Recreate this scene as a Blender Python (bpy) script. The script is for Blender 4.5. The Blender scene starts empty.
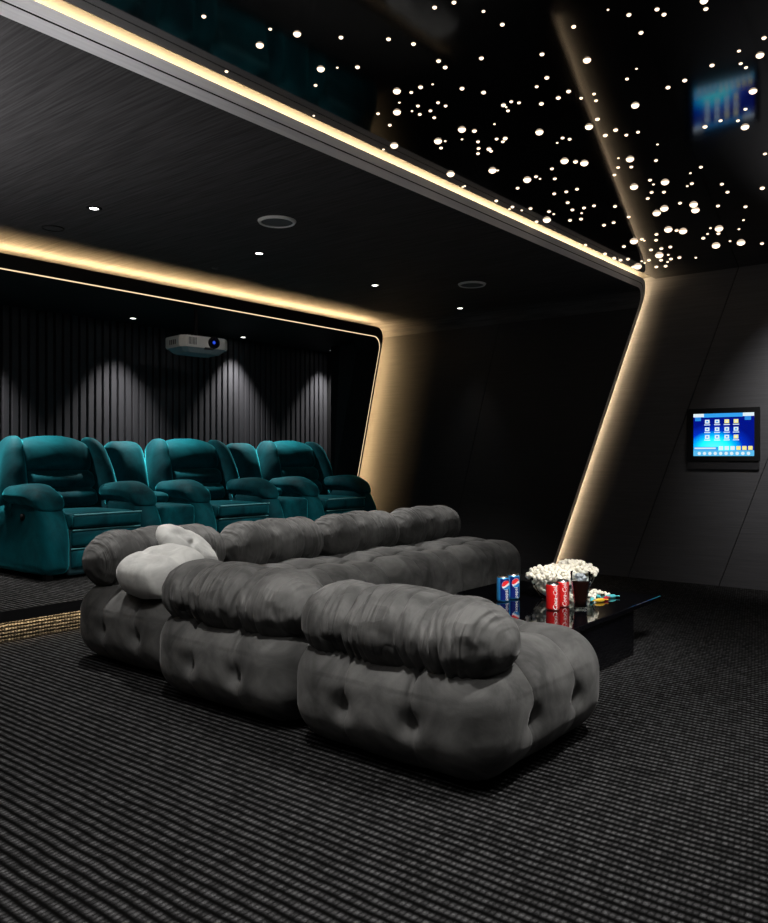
import bpy, bmesh, math, random
from mathutils import Vector, Matrix, noise

random.seed(7)
SC = bpy.context.scene
COL = SC.collection
PI = math.pi

# ------------------------------------------------------------------ camera numbers
HC = 1.1                      # eye height
FPX, CU, CV = 806.0, 384.0, 456.0
YAW = math.atan2(649.0, 806.0)
FX, FY = math.cos(YAW), math.sin(YAW)      # forward
RX, RY = FY, -FX                           # right

def ray(u, v):
    s = (u-CU)/FPX
    return Vector((FX+s*RX, FY+s*RY, (CV-v)/FPX))
def on_z(u, v, z):
    r = ray(u, v); t = (z-HC)/r.z
    return Vector((r.x*t, r.y*t, z))
def on_x(u, v, x):
    r = ray(u, v); t = x/r.x
    return Vector((x, r.y*t, HC+r.z*t))
def depth(p): return p[0]*FX+p[1]*FY

# ------------------------------------------------------------------ materials
def new_mat(name):
    m = bpy.data.materials.new(name); m.use_nodes = True
    nt = m.node_tree
    return m, nt, nt.nodes['Principled BSDF'], nt.links
def setp(b, **kw):
    for k, v in kw.items():
        k = k.replace('_', ' ')
        if k in b.inputs: b.inputs[k].default_value = v
def plain(name, col, rough=.5, metal=0., spec=.5, **kw):
    m, nt, b, L = new_mat(name)
    setp(b, Base_Color=(*col, 1), Roughness=rough, Metallic=metal)
    b.inputs['Specular IOR Level'].default_value = spec
    setp(b, **kw)
    return m
def emit(name, col, s):
    m, nt, b, L = new_mat(name)
    setp(b, Base_Color=(0, 0, 0, 1), Roughness=.6)
    b.inputs['Emission Color'].default_value = (*col, 1)
    b.inputs['Emission Strength'].default_value = s
    return m
def N(nt, t, **kw):
    n = nt.nodes.new(t)
    for k, v in kw.items(): setattr(n, k, v)
    return n
def math_(nt, op, a, b=None, c=None):
    n = nt.nodes.new('ShaderNodeMath'); n.operation = op
    for i, x in enumerate((a, b, c)):
        if x is None: continue
        if isinstance(x, (int, float)): n.inputs[i].default_value = x
        else: nt.links.new(x, n.inputs[i])
    return n.outputs[0]
def mixc(nt, f, c1, c2):
    n = nt.nodes.new('ShaderNodeMix'); n.data_type = 'RGBA'
    if isinstance(f, (int, float)): n.inputs[0].default_value = f
    else: nt.links.new(f, n.inputs[0])
    for i, c in ((6, c1), (7, c2)):
        if isinstance(c, tuple): n.inputs[i].default_value = (*c, 1)
        else: nt.links.new(c, n.inputs[i])
    return n.outputs[2]

def velvet(name, c1, c2, sheen, tint, scale=5, bump=.15):
    m, nt, b, L = new_mat(name)
    tc = N(nt, 'ShaderNodeTexCoord')
    nz = N(nt, 'ShaderNodeTexNoise'); nz.inputs['Scale'].default_value = scale
    nz.inputs['Detail'].default_value = 5; nz.inputs['Roughness'].default_value = .6
    nz.inputs['Distortion'].default_value = .8
    L.new(tc.outputs['Object'], nz.inputs['Vector'])
    r = N(nt, 'ShaderNodeMapRange'); r.inputs[1].default_value = .35; r.inputs[2].default_value = .68
    L.new(nz.outputs[0], r.inputs[0])
    L.new(mixc(nt, r.outputs[0], c1, c2), b.inputs['Base Color'])
    setp(b, Roughness=.75)
    b.inputs['Specular IOR Level'].default_value = .15
    b.inputs['Sheen Weight'].default_value = sheen
    b.inputs['Sheen Roughness'].default_value = .35
    b.inputs['Sheen Tint'].default_value = (*tint, 1)
    n2 = N(nt, 'ShaderNodeTexNoise'); n2.inputs['Scale'].default_value = 14
    n2.inputs['Detail'].default_value = 4
    L.new(tc.outputs['Object'], n2.inputs['Vector'])
    bp = N(nt, 'ShaderNodeBump'); bp.inputs['Strength'].default_value = bump; bp.inputs['Distance'].default_value = .02
    L.new(n2.outputs[0], bp.inputs['Height']); L.new(bp.outputs[0], b.inputs['Normal'])
    return m

def fabric(name, c1, c2, map_scale, rough=.75, spec=.3, bump=.25):
    """woven wall covering: fine streaks stretched along one direction"""
    m, nt, b, L = new_mat(name)
    tc = N(nt, 'ShaderNodeTexCoord'); mp = N(nt, 'ShaderNodeMapping')
    mp.inputs['Scale'].default_value = map_scale
    L.new(tc.outputs['Object'], mp.inputs[0])
    nz = N(nt, 'ShaderNodeTexNoise'); nz.inputs['Scale'].default_value = 1
    nz.inputs['Detail'].default_value = 3
    L.new(mp.outputs[0], nz.inputs['Vector'])
    r = N(nt, 'ShaderNodeMapRange'); r.inputs[1].default_value = .3; r.inputs[2].default_value = .7
    L.new(nz.outputs[0], r.inputs[0])
    L.new(mixc(nt, r.outputs[0], c1, c2), b.inputs['Base Color'])
    setp(b, Roughness=rough); b.inputs['Specular IOR Level'].default_value = spec
    bp = N(nt, 'ShaderNodeBump'); bp.inputs['Strength'].default_value = bump; bp.inputs['Distance'].default_value = .002
    L.new(r.outputs[0], bp.inputs['Height']); L.new(bp.outputs[0], b.inputs['Normal'])
    return m

def carpet(name, axes, pitch=.034, bead=.017, lo=(.002, .002, .002), hi=(.100, .100, .103), stag=.5, hp=3.0):
    """rows of woven loops; axes = (along the row, across the rows)"""
    m, nt, b, L = new_mat(name)
    tc = N(nt, 'ShaderNodeTexCoord'); sp = N(nt, 'ShaderNodeSeparateXYZ')
    wob = N(nt, 'ShaderNodeTexNoise'); wob.inputs['Scale'].default_value = 6; wob.inputs['Detail'].default_value = 2
    L.new(tc.outputs['Object'], wob.inputs['Vector']); L.new(tc.outputs['Object'], sp.inputs[0])
    a = sp.outputs[axes[0]]; c = sp.outputs[axes[1]]
    w = math_(nt, 'MULTIPLY', wob.outputs[0], .012)
    v = math_(nt, 'DIVIDE', math_(nt, 'ADD', c, w), pitch)
    row = math_(nt, 'FLOOR', v)
    off = math_(nt, 'MULTIPLY', math_(nt, 'MODULO', row, 2), stag)
    u = math_(nt, 'ADD', math_(nt, 'DIVIDE', math_(nt, 'ADD', a, w), bead), off)
    cell = math_(nt, 'FLOOR', u)
    hv = math_(nt, 'ABSOLUTE', math_(nt, 'SINE', math_(nt, 'MULTIPLY', v, PI)))
    hu = math_(nt, 'ABSOLUTE', math_(nt, 'SINE', math_(nt, 'MULTIPLY', u, PI)))
    h = math_(nt, 'MULTIPLY', math_(nt, 'POWER', hv, hp), math_(nt, 'ADD', .30, math_(nt, 'MULTIPLY', hu, .70)))
    cb = N(nt, 'ShaderNodeCombineXYZ'); L.new(row, cb.inputs[0]); L.new(cell, cb.inputs[1])
    wn = N(nt, 'ShaderNodeTexWhiteNoise'); L.new(cb.outputs[0], wn.inputs[0])
    rnd = math_(nt, 'ADD', .45, math_(nt, 'MULTIPLY', wn.outputs[0], .8))
    fine = N(nt, 'ShaderNodeTexNoise'); fine.inputs['Scale'].default_value = 220; fine.inputs['Detail'].default_value = 3
    L.new(tc.outputs['Object'], fine.inputs['Vector'])
    f = math_(nt, 'MULTIPLY', math_(nt, 'MULTIPLY', h, rnd), math_(nt, 'ADD', -.35, math_(nt, 'MULTIPLY', fine.outputs[0], 2.3)))
    L.new(mixc(nt, f, lo, hi), b.inputs['Base Color'])
    setp(b, Roughness=.95); b.inputs['Specular IOR Level'].default_value = .02
    bp = N(nt, 'ShaderNodeBump'); bp.inputs['Strength'].default_value = 1; bp.inputs['Distance'].default_value = .008
    L.new(h, bp.inputs['Height']); L.new(bp.outputs[0], b.inputs['Normal'])
    return m

M = dict(
    grey=velvet('grey_velvet', (.060, .060, .059), (.150, .149, .146), .14, (.8, .8, .8)),
    light=velvet('pale_velvet', (.42, .42, .41), (.62, .62, .60), .3, (1, 1, 1), 9),
    teal=velvet('teal_velvet', (.0, .032, .045), (.0, .130, .160), 1., (.05, .66, .78), 3, .12),
    piping=plain('teal_piping', (.16, .52, .58), .5),
    darkteal=plain('dark_teal', (.0, .03, .04), .8),
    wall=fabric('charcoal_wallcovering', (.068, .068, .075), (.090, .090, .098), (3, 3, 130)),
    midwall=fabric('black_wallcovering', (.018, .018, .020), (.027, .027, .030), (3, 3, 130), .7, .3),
    ceil=fabric('dark_ceiling_covering', (.034, .033, .036), (.080, .078, .084), (110, 3, 3), .8, .2),
    fascia=fabric('grey_fascia', (.70, .70, .74), (.80, .80, .84), (2, 2, 120), .6, .3),
    slat=plain('slat_black', (.034, .034, .039), .55, spec=.35),
    black=plain('matt_black', (.008, .008, .009), .7, spec=.2),
    gloss=plain('gloss_black', (.002, .002, .003), .045, spec=.6),
    cove=plain('cove_paint', (.050, .048, .044), .8, spec=.1),
    coatwall=plain('plain_dark_wall', (.02, .02, .022), .8),
    led=emit('warm_led', (1., .72, .40), 85),
    led2=emit('warm_led_soft', (1., .66, .30), 85),
    led3=emit('warm_led_step', (1., .72, .42), 17),
    edge=emit('gold_edge_light', (1., .74, .45), 1.1),
    lamp=emit('lamp_white', (1., .98, .95), 9),
    white=plain('white_plastic', (.80, .80, .77), .45),
    trimw=plain('white_trim', (.9, .9, .9), .5),
    grille=plain('speaker_grille', (.10, .11, .12), .6),
    lens=plain('lens_glass', (.002, .003, .03), .05, spec=1.),
    lensblue=emit('lens_blue', (.03, .10, .9), .7),
    vent=plain('vent_grey', (.06, .06, .065), .6),
    under=plain('projector_underside', (.20, .27, .30), .5),
    star=emit('star_warm', (1., .78, .56), 2.2),
    red=plain('can_red', (.65, .012, .012), .28, .3),
    blue=plain('can_blue', (.03, .28, .68), .28, .3),
    navy=plain('can_navy', (.006, .02, .20), .28, .3),
    alu=plain('aluminium', (.6, .6, .62), .25, 1.),
    lwhite=plain('label_white', (.85, .85, .85), .4),
    lred=plain('label_red', (.8, .02, .03), .4),
    corn=plain('popcorn', (.92, .88, .76), .8),
    teal_wrap=plain('teal_wrap', (.10, .55, .60), .25),
    yellow_wrap=plain('yellow_wrap', (.75, .45, .04), .25),
    red_wrap=plain('red_wrap', (.6, .03, .05), .25),
    cola=plain('cola', (.012, .004, .003), .05, spec=.6),
    plate=plain('plate_dark', (.022, .022, .026), .45),
)
g, nt, b, L = new_mat('clear_glass')
tr = N(nt, 'ShaderNodeBsdfTransparent'); tr.inputs[0].default_value = (.93, .95, .96, 1)
gl = N(nt, 'ShaderNodeBsdfGlossy'); gl.inputs['Roughness'].default_value = .04; gl.inputs[0].default_value = (.9, .9, .9, 1)
fr = N(nt, 'ShaderNodeLayerWeight'); fr.inputs[0].default_value = .06
mx = N(nt, 'ShaderNodeMixShader'); L.new(fr.outputs[0], mx.inputs[0]); L.new(tr.outputs[0], mx.inputs[1]); L.new(gl.outputs[0], mx.inputs[2])
L.new(mx.outputs[0], nt.nodes['Material Output'].inputs[0])
M['glass'] = g
g, nt, b, L = new_mat('ice')
setp(b, Base_Color=(.9, .95, 1, 1), Roughness=.25, IOR=1.2); b.inputs['Transmission Weight'].default_value = .6
M['ice'] = g
g, nt, b, L = new_mat('star_ceiling_gloss')
setp(b, Base_Color=(.0015, .0015, .002, 1), Roughness=.065, IOR=1.8); b.inputs['Specular IOR Level'].default_value = .5
M['starceil'] = g

def gathered():
    m = M['grey'].copy(); m.name = 'gathered_velvet'; nt = m.node_tree; L = nt.links
    b = nt.nodes['Principled BSDF']; old = b.inputs['Normal'].links[0].from_node
    tc = N(nt, 'ShaderNodeTexCoord'); mp = N(nt, 'ShaderNodeMapping'); mp.inputs['Scale'].default_value = (26, 2.0, 2.0)
    L.new(tc.outputs['Object'], mp.inputs[0])
    nz = N(nt, 'ShaderNodeTexNoise'); nz.inputs['Scale'].default_value = 1; nz.inputs['Detail'].default_value = 2; nz.inputs['Distortion'].default_value = .6
    L.new(mp.outputs[0], nz.inputs['Vector'])
    bp = N(nt, 'ShaderNodeBump'); bp.inputs['Strength'].default_value = 1.; bp.inputs['Distance'].default_value = .035
    n3 = N(nt, 'ShaderNodeTexNoise'); n3.inputs['Scale'].default_value = 5; L.new(tc.outputs['Object'], n3.inputs['Vector'])
    mr = N(nt, 'ShaderNodeMapRange'); mr.inputs[1].default_value = .42; mr.inputs[2].default_value = .62; mr.inputs[3].default_value = .15; mr.inputs[4].default_value = 1.1
    L.new(n3.outputs[0], mr.inputs[0])
    L.new(math_(nt, 'MULTIPLY', nz.outputs[0], mr.outputs[0]), bp.inputs['Height']); L.new(old.outputs[0], bp.inputs['Normal']); L.new(bp.outputs[0], b.inputs['Normal'])
    return m
M['gather'] = gathered()

# ------------------------------------------------------------------ object helpers
def link(name, me, mat, parent=None, smooth=True):
    if mat is not None and len(me.materials) == 0: me.materials.append(mat)
    if smooth:
        for p in me.polygons: p.use_smooth = True
    o = bpy.data.objects.new(name, me); COL.objects.link(o)
    if parent: o.parent = parent
    return o
def frombm(name, bm, mat, parent=None, smooth=False):
    bmesh.ops.recalc_face_normals(bm, faces=bm.faces[:])
    me = bpy.data.meshes.new(name); bm.to_mesh(me); bm.free()
    return link(name, me, mat, parent, smooth)
def frompy(name, V, F, mat, parent=None, smooth=False, recalc=True):
    bm = bmesh.new(); vs = [bm.verts.new(v) for v in V]
    for f in F:
        try: bm.faces.new([vs[i] for i in f])
        except ValueError: pass
    if recalc: bmesh.ops.recalc_face_normals(bm, faces=bm.faces[:])
    me = bpy.data.meshes.new(name); bm.to_mesh(me); bm.free()
    return link(name, me, mat, parent, smooth)
def empty(name, loc=(0, 0, 0), rz=0, label=None, cat=None, group=None):
    o = bpy.data.objects.new(name, None); COL.objects.link(o)
    o.empty_display_size = .1; o.location = loc; o.rotation_euler = (0, 0, rz)
    tag(o, label, cat, group); return o
def tag(o, label=None, cat=None, group=None, kind=None):
    if label: o['label'] = label
    if cat: o['category'] = cat
    if group: o['group'] = group
    if kind: o['kind'] = kind
    return o
def structure(o): o['kind'] = 'structure'; return o
def boxbm(bm, x0, x1, y0, y1, z0, z1, bev=0, seg=2):
    r = bmesh.ops.create_cube(bm, size=1)
    vs = r['verts']
    for v in vs:
        v.co = Vector(((x0+x1)/2+v.co.x*(x1-x0), (y0+y1)/2+v.co.y*(y1-y0), (z0+z1)/2+v.co.z*(z1-z0)))
    if bev:
        es = list({e for v in vs for e in v.link_edges})
        bmesh.ops.bevel(bm, geom=es, offset=bev, segments=seg, affect='EDGES', profile=.5)
def box(name, x0, x1, y0, y1, z0, z1, mat, parent=None, bev=0, smooth=False):
    bm = bmesh.new(); boxbm(bm, x0, x1, y0, y1, z0, z1, bev)
    return frombm(name, bm, mat, parent, smooth)
def lathe(name, prof, mat, parent=None, seg=32, center=(0, 0, 0), cap=True):
    V, F = [], []
    for r, z in prof:
        for k in range(seg):
            a = 2*PI*k/seg; V.append((center[0]+r*math.cos(a), center[1]+r*math.sin(a), center[2]+z))
    for i in range(len(prof)-1):
        for k in range(seg):
            F.append((i*seg+k, i*seg+(k+1) % seg, (i+1)*seg+(k+1) % seg, (i+1)*seg+k))
    if cap:
        F.append(tuple(range(seg))[::-1]); F.append(tuple((len(prof)-1)*seg+k for k in range(seg)))
    return frompy(name, V, F, mat, parent, True)

def cushion_mesh(name, size, r, bulge=(0, 0, 0), n=(16, 16, 16), fn=None, center=(0, 0, 0), rot=None, mat=None):
    """rounded, plumped box; fn(p, normal) may displace; all real geometry"""
    hx, hy, hz = size[0]/2, size[1]/2, size[2]/2
    h = (hx, hy, hz); rr = [min(r, q*.999) for q in h]
    idx = {}; V = []; F = []
    def key(i, j, k):
        if (i, j, k) in idx: return idx[(i, j, k)]
        p = [2*i/n[0]-1, 2*j/n[1]-1, 2*k/n[2]-1]
        # spread samples: a bit denser to the ends
        p = [math.copysign(abs(q)**.92, q) for q in p]
        P = [p[a]*h[a] for a in range(3)]
        inner = [max(-(h[a]-rr[a]), min(h[a]-rr[a], P[a])) for a in range(3)]
        d = Vector([(P[a]-inner[a])/rr[a] for a in range(3)])
        l = d.length
        dn = d/l if l > 1e-9 else Vector((0, 0, 0))
        Q = Vector([inner[a]+dn[a]*rr[a] for a in range(3)])
        nrm = dn.copy()
        t = [Q[a]/h[a] for a in range(3)]
        for a in range(3):
            b_, c_ = (a+1) % 3, (a+2) % 3
            Q[a] += nrm[a]*bulge[a]*(1-t[b_]**2)*(1-t[c_]**2)
        if fn: Q = fn(Q, nrm, h)
        if rot: Q = rot @ Q
        Q = Q+Vector(center)
        idx[(i, j, k)] = len(V); V.append(Q); return idx[(i, j, k)]
    for a in range(3):
        b_, c_ = (a+1) % 3, (a+2) % 3
        for side in (0, n[a]):
            for i in range(n[b_]):
                for j in range(n[c_]):
                    q = []
                    for di, dj in ((0, 0), (1, 0), (1, 1), (0, 1)):
                        c = [0, 0, 0]; c[a] = side; c[b_] = i+di; c[c_] = j+dj
                        q.append(key(*c))
                    F.append(q if side else q[::-1])
    me = bpy.data.meshes.new(name); me.from_pydata([tuple(v) for v in V], [], F); me.update()
    for p in me.polygons: p.use_smooth = True
    if mat: me.materials.append(mat)
    return me
def cushion(name, size, r, mat, parent=None, **kw):
    me = cushion_mesh(name, size, r, mat=mat, **kw)
    return link(name, me, None, parent)

# ------------------------------------------------------------------ room shell
XW, ZS = 7.10, 2.676          # star area: right wall, star ceiling
XL, YB = -3.0, -3.2           # left wall, wall behind the camera
Y1, Z1, X1, K1 = 2.68, 2.57, 7.0, .355   # first portal lip
Y2, Z2, X2, K2 = 5.54, 2.39, 6.83, .225  # second portal lip
PLZ, PLY = .19, 4.70          # platform

def path(X, Z, r, zb=0., n=12, m=14, xs=None):
    pts = [(XL if xs is None else xs, Z)]
    for i in range(1, n): pts.append((XL+(X-r-XL)*i/n, Z))
    for i in range(m+1):
        a = PI/2*(1-i/m)
        pts.append((X-r+r*math.cos(a), Z-r+r*math.sin(a)))
    for i in range(1, n+1): pts.append((X, Z-r+(zb-Z+r)*i/n))
    return pts
def ribbon(name, A, B, mat, parent=None):
    V = list(A)+list(B); n = len(A)
    F = [(i, i+1, n+i+1, n+i) for i in range(n-1)]
    return frompy(name, V, F, mat, parent, False)
def at_y(P, y0, k, zc, dy): return [(x, y0+k*(zc-z)+dy, z) for x, z in P]
def at_flat(P, y): return [(x, y, z) for x, z in P]

# floor, platform
structure(box('floor', XL, XW+.4, YB, 7.0, -.1, 0, carpet('ribbed_carpet', (1, 0))))
pl = box('platform', XL, 7.4, PLY+.05, 6.9, 0.0, PLZ-.05, carpet('riser_carpet', (0, 2), .021, .019, (.012, .011, .010), (.60, .57, .50), 0., 1.2))
pl.name = 'platform_riser'; structure(pl)
structure(box('platform_deck', XL, 7.4, PLY, 6.9, PLZ-.05, PLZ, carpet('deck_carpet', (1, 0), .036, .022, hi=(.12, .12, .12))))
structure(box('trim_3', XL, 7.0, PLY-.006, PLY+.004, PLZ-.068, PLZ, M['black']))
# walls of the star area
def wall_panels(name, X, cuts, ztop, mat, back=.014, gap=.004, z0=0.):
    """cuts: list of (y at z=0, y at ztop), descending y; panels between them stand proud of a black backing"""
    bm = bmesh.new()
    for (a0, a1), (b0, b1) in zip(cuts[:-1], cuts[1:]):
        q = [(a0-gap, z0), (b0+gap, z0), (b1+gap, ztop), (a1-gap, ztop)]
        f = [bm.verts.new((X, y, z)) for y, z in q]
        k = [bm.verts.new((X+back, y, z)) for y, z in q]
        bm.faces.new(f)
        for i in range(4): bm.faces.new((f[i], f[(i+1) % 4], k[(i+1) % 4], k[i]))
    o = frombm(name, bm, mat); return structure(o)
def cut_from(u0, v0, u1, v1, X, ztop):
    a, b_ = on_x(u0, v0, X), on_x(u1, v1, X)
    s = (b_.y-a.y)/(b_.z-a.z)
    return (a.y-s*a.z, a.y+s*(ztop-a.z))
c1 = cut_from(738, 269, 629, 574, XW, ZS+.03)
c2 = cut_from(768, 458, 720, 583, XW, ZS+.03)
print('CUTS', c1, c2)
dd = c1[0]-c2[0]
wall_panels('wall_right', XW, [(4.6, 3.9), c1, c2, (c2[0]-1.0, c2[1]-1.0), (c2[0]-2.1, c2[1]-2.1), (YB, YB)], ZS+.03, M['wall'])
structure(box('wall_right_backing', XW+.013, XW+.06, YB, 5.0, 0, 2.9, M['black']))
structure(box('wall_left', XL-.1, XL, YB, 7.0, 0, 2.9, M['coatwall']))
structure(box('wall_behind_camera', XL, XW+.1, YB-.1, YB, 0, 2.9, M['coatwall']))
structure(box('ceiling_stars', XL, XW+.06, YB, 2.615, ZS, ZS+.02, M['starceil']))
structure(box('ceiling_cove', XL, XW+.06, 2.600, 3.0, ZS+.022, ZS+.05, M['cove']))

# first portal
pin = path(X1, Z1, .15); pout = path(X1+.062, Z1+.082, .19)
Y2e = 6.45
portal = structure(ribbon('trim_1', at_y(pin, Y1, K1, Z1, 0), at_y(pout, Y1, K1, Z1, 0), M['fascia']))
ribbon('lip_edge', at_y(pout, Y1, K1, Z1, 0), at_y(pout, Y1, K1, Z1, .012), M['fascia'], portal)
prec = path(X1+.040, Z1+.060, .175)
ribbon('lip_rear', at_y(pout, Y1, K1, Z1, .012), at_y(prec, Y1, K1, Z1, .012), M['cove'], portal)
ribbon('lip_return', at_y(prec, Y1, K1, Z1, .012), at_y(prec, Y1, K1, Z1, .16), M['cove'], portal)
pcap = path(XW, ZS+.03, .02)
ribbon('cavity_back', at_y(prec, Y1, K1, Z1, .16), at_y(pcap, Y1, K1, Z1, .16), M['cove'], portal)
# shadow gap running along the lip
pg1 = path(X1+.030, Z1+.038, .17); pg2 = path(X1+.034, Z1+.043, .172)
ribbon('groove', at_y(pg1, Y1, K1, Z1, -.0015), at_y(pg2, Y1, K1, Z1, -.0015), M['black'], portal)
pl1 = path(X1+.050, Z1+.069, .178, .01, xs=XL+.03); 
l1 = ribbon('led_strip', at_y(pl1, Y1, K1, Z1, .055), at_y(pl1, Y1, K1, Z1, .115), M['led'])
tag(l1, 'warm LED strip in the slot of the front ceiling frame, running down the right wall', 'led strip')

# middle section: ceiling + wall (inner faces of the first portal's shell)
ceilp = [(x, z) for x, z in pin if z > Z1-.151 and (x < X1-.001)] + [(X1, Z1-.15)]
structure(ribbon('ceiling_middle', at_y(ceilp, Y1, K1, Z1, 0), at_flat(ceilp, 6.2), M['ceil']))
zt = Z1-.15
def yl(z): return Y1+K1*(Z1-z)
c3 = cut_from(482, 404, 457, 518, X1, zt)
print('C3', c3)
sl = .34
cuts = [(6.45, 6.3), c3, (yl(0), yl(zt))]
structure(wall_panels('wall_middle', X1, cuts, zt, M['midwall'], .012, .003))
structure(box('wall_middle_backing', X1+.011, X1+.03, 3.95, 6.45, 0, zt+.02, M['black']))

# second portal
qin = path(X2, Z2, .13, PLZ); qout = path(X2+.035, Z2+.105, .14, PLZ)
p2 = structure(ribbon('trim_2', at_y(qin, Y2, K2, Z2, 0), at_y(qout, Y2, K2, Z2, 0), M['black']))
ribbon('lip_edge', at_y(qout, Y2, K2, Z2, 0), at_y(qout, Y2, K2, Z2, .012), M['black'], p2)
qrec = path(X2+.006, Z2+.075, .12, PLZ); qin2 = path(X2+.001, Z2+.05, .12, PLZ)
ribbon('lip_rear', at_y(qout, Y2, K2, Z2, .012), at_y(qrec, Y2, K2, Z2, .030), M['black'], p2)
ribbon('lip_return', at_y(qrec, Y2, K2, Z2, .030), at_y(qrec, Y2, K2, Z2, .32), M['black'], p2)
ribbon('inner_return', at_y(qin, Y2, K2, Z2, 0), at_y(qin, Y2, K2, Z2, .33), M['black'], p2)
qcap = path(X1+.01, Z1+.01, .02, PLZ)
ribbon('cavity_back', at_y(qrec, Y2, K2, Z2, .32), at_y(qcap, Y2, K2, Z2, .32), M['black'], p2)
qb = path(7.42, 2.60, .02, PLZ)
ribbon('pier_back', at_y(qin, Y2, K2, Z2, .33), at_y(qb, Y2, K2, Z2, .33), M['black'], p2)
ql = path(X2+.010, Z2+.080, .122, PLZ+.01, xs=XL+.03)
l2 = ribbon('led_strip', at_y(ql, Y2, K2, Z2, .08), at_y(ql, Y2, K2, Z2, .15), M['led2'])
tag(l2, 'warm LED strip hidden behind the frame over the teal recliners', 'led strip')
qe = path(X2-.003, Z2-.003, .13, PLZ+.01, xs=XL+.03); qe2 = path(X2+.006, Z2+.006, .13, PLZ+.01, xs=XL+.03)
l3 = ribbon('edge_light', at_y(qe, Y2, K2, Z2, -.003), at_y(qe2, Y2, K2, Z2, -.003), M['edge'])
tag(l3, 'thin golden light line tracing the inner edge of the frame round the recliners', 'edge light')

# rear bay
structure(box('ceiling_rear', XL, 7.42, 5.865, 6.95, Z2, Z2+.02, M['black']))
structure(box('wall_rear_side', 7.40, 7.45, 5.6, 6.95, 0, 2.5, M['black']))
bm = bmesh.new(); x = XL
boxbm(bm, XL, 7.4, 6.90, 6.95, 0, 2.5)
while x < 7.38:
    boxbm(bm, x, x+.056, 6.85, 6.902, PLZ, Z2, .003, 1); x += .080
structure(frombm('wall_back', bm, M['slat']))

# step light under the nosing
s = box('step_light', XL+.02, 6.98, PLY+.010, PLY+.024, PLZ-.056, PLZ-.0501, M['led3'])
tag(s, 'warm light strip tucked under the edge of the carpeted platform', 'step light')

# ------------------------------------------------------------------ fibre optic stars
STARS = """203.8 16.3 M|270.2 29 m|259.8 45 L|297.1 33.8 L|226.5 71.3 m|313.8 115.6 S|341 37.3 M|388.5 39 M|413.5 43.8 M|434.6 7.3 M|320.8 68.8 L|337.3 67.5 S|357.5 67 M|315.6 85.2 m|396.9 91 L|411.3 92.3 m|420.6 87 M|432.7 84.2 S|399.4 102.5 S|397 112 L|417.9 105.8 m|412 111 S|419.8 114.2 m|430.4 110.6 m|434.2 117.5 m|438 102.5 m|378 113.5 m|389.8 125 m|394.2 145.4 L|382.7 149.6 S|438 141 L|438.6 60.8 M|445.2 67.2 M|445.6 105.8 m|462 88.4 M|483.6 92.3 M|445.2 141 S|441 147.8 m|461.9 129.4 L|474.4 130.8 M|462 139.2 S|478 141.6 m|478.6 148.3 m|478 153.4 m|488.9 148.9 M|491 151 m|494.5 124 S|496.6 138.8 m|492.5 170.3 L|497.7 170.3 S|450.6 173.8 L|464.8 186 S|456.4 188.4 S|454 2.3 M|483.5 11.2 m|502.3 24.4 M|573.7 26.5 M|481.4 58.1 M|542 54.1 M|587 60 L|546.8 77.6 M|536.7 86.5 m|568.6 91.2 M|558.3 97.7 M|581.2 98 m|594 93.8 m|596 100.5 m|541.4 103.6 M|597.4 119 M|589 126.6 L|503.4 105 M|511.2 101.5 m|519 102.6 m|508 110.6 m|506.2 107 S|539.4 132 L|562.6 137.8 m|569.6 139 m|557.2 142.7 S|605.3 135.2 M|615.6 129.8 M|505.2 138.3 M|502.9 141.5 m|564.5 160.8 L|575.5 161.6 M|584.3 163 L|552 168.6 m|554.8 178.6 m|527.2 179.6 L|536 176.5 m|540 178.7 S|517.6 188 m|554.2 193.6 m|566.3 191.6 m|577 189 m|567.7 202.4 m|572.4 209.7 m|584 207.8 m|581.6 213 S|581 218.9 m|594 205.6 m|570 220.2 m|614.4 174.7 m|615 206.2 m|604 225 m|613.6 222.4 m|496.3 200.6 m|512.5 206.8 m|505.9 209.7 S|521.8 210.2 S|530.5 208.4 m|536.4 221.6 m|546.9 219.7 L|549 211.4 m|553.7 214 S|583 245 S|575.7 246.8 S|608 9.6 S|628.9 14.7 M|641 32.6 M|657 9.2 M|664 14.4 M|704 .7 L|705.9 8.8 M|764 37.8 M|760 55.1 L|739 50.8 m|740.7 63.4 m|746 67.4 m|712 65.2 M|684.7 80.3 M|668 87.3 M|636.5 68.7 S|627 78.8 m|635.2 105.2 L|753 91 L|745.5 109 m|720.5 120.5 m|738 120.5 m|705 126.6 M|745 126.8 L|626.3 134.9 m|638 132 m|657.5 144.3 S|656 160.3 m|618.4 158 S|630 159 L|631.3 166.8 m|618 167.3 m|634 186.7 L|650 180 m|653.4 184.3 S|665 182 L|651.6 192.2 m|663.9 192 m|647.7 198.3 m|700.9 167 m|690.4 173 S|691.9 183.4 m|687.3 186 S|721.9 184 m|727.5 192 m|765 153.7 m|762.3 188 M|680 203 m|693.6 204.4 L|695.4 210 L|718 205.8 m|745.5 206.6 m|664.3 208.4 L|656.7 213 L|743.5 220 S|739 229 S|668.3 229.4 L|676.6 230.3 m|683 231 L|656.4 234.2 m|656 240 m|719 228.5 L|718.4 233.3 m|710.5 228 S|707.6 233.8 S|703.3 238 m|716 245.4 L|730 241 S|741 242.5 L|762 243.4 m|679.4 257.4 m|695.8 257.6 S|628.7 216.8 m|634 241 L|641.8 239 m|644.3 240.5 S|623.9 246.3 m|651 249.7 m|661.3 248.4 m|670.3 246.8 m|659.2 255 L|668.3 254.7 S|661 260 m|670.9 258.8 m|667.6 261.8 S|665.6 266 m|656.3 266.7 m|648.9 260 m|644.7 262.7 S|641.8 261 S|637.6 266.3 L|628 259 m|620.6 260 m|614 258 m|611 258.4 S|608 259.8 S|603.2 254 m|628.5 267.6 m|603.7 260 S"""
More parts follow.
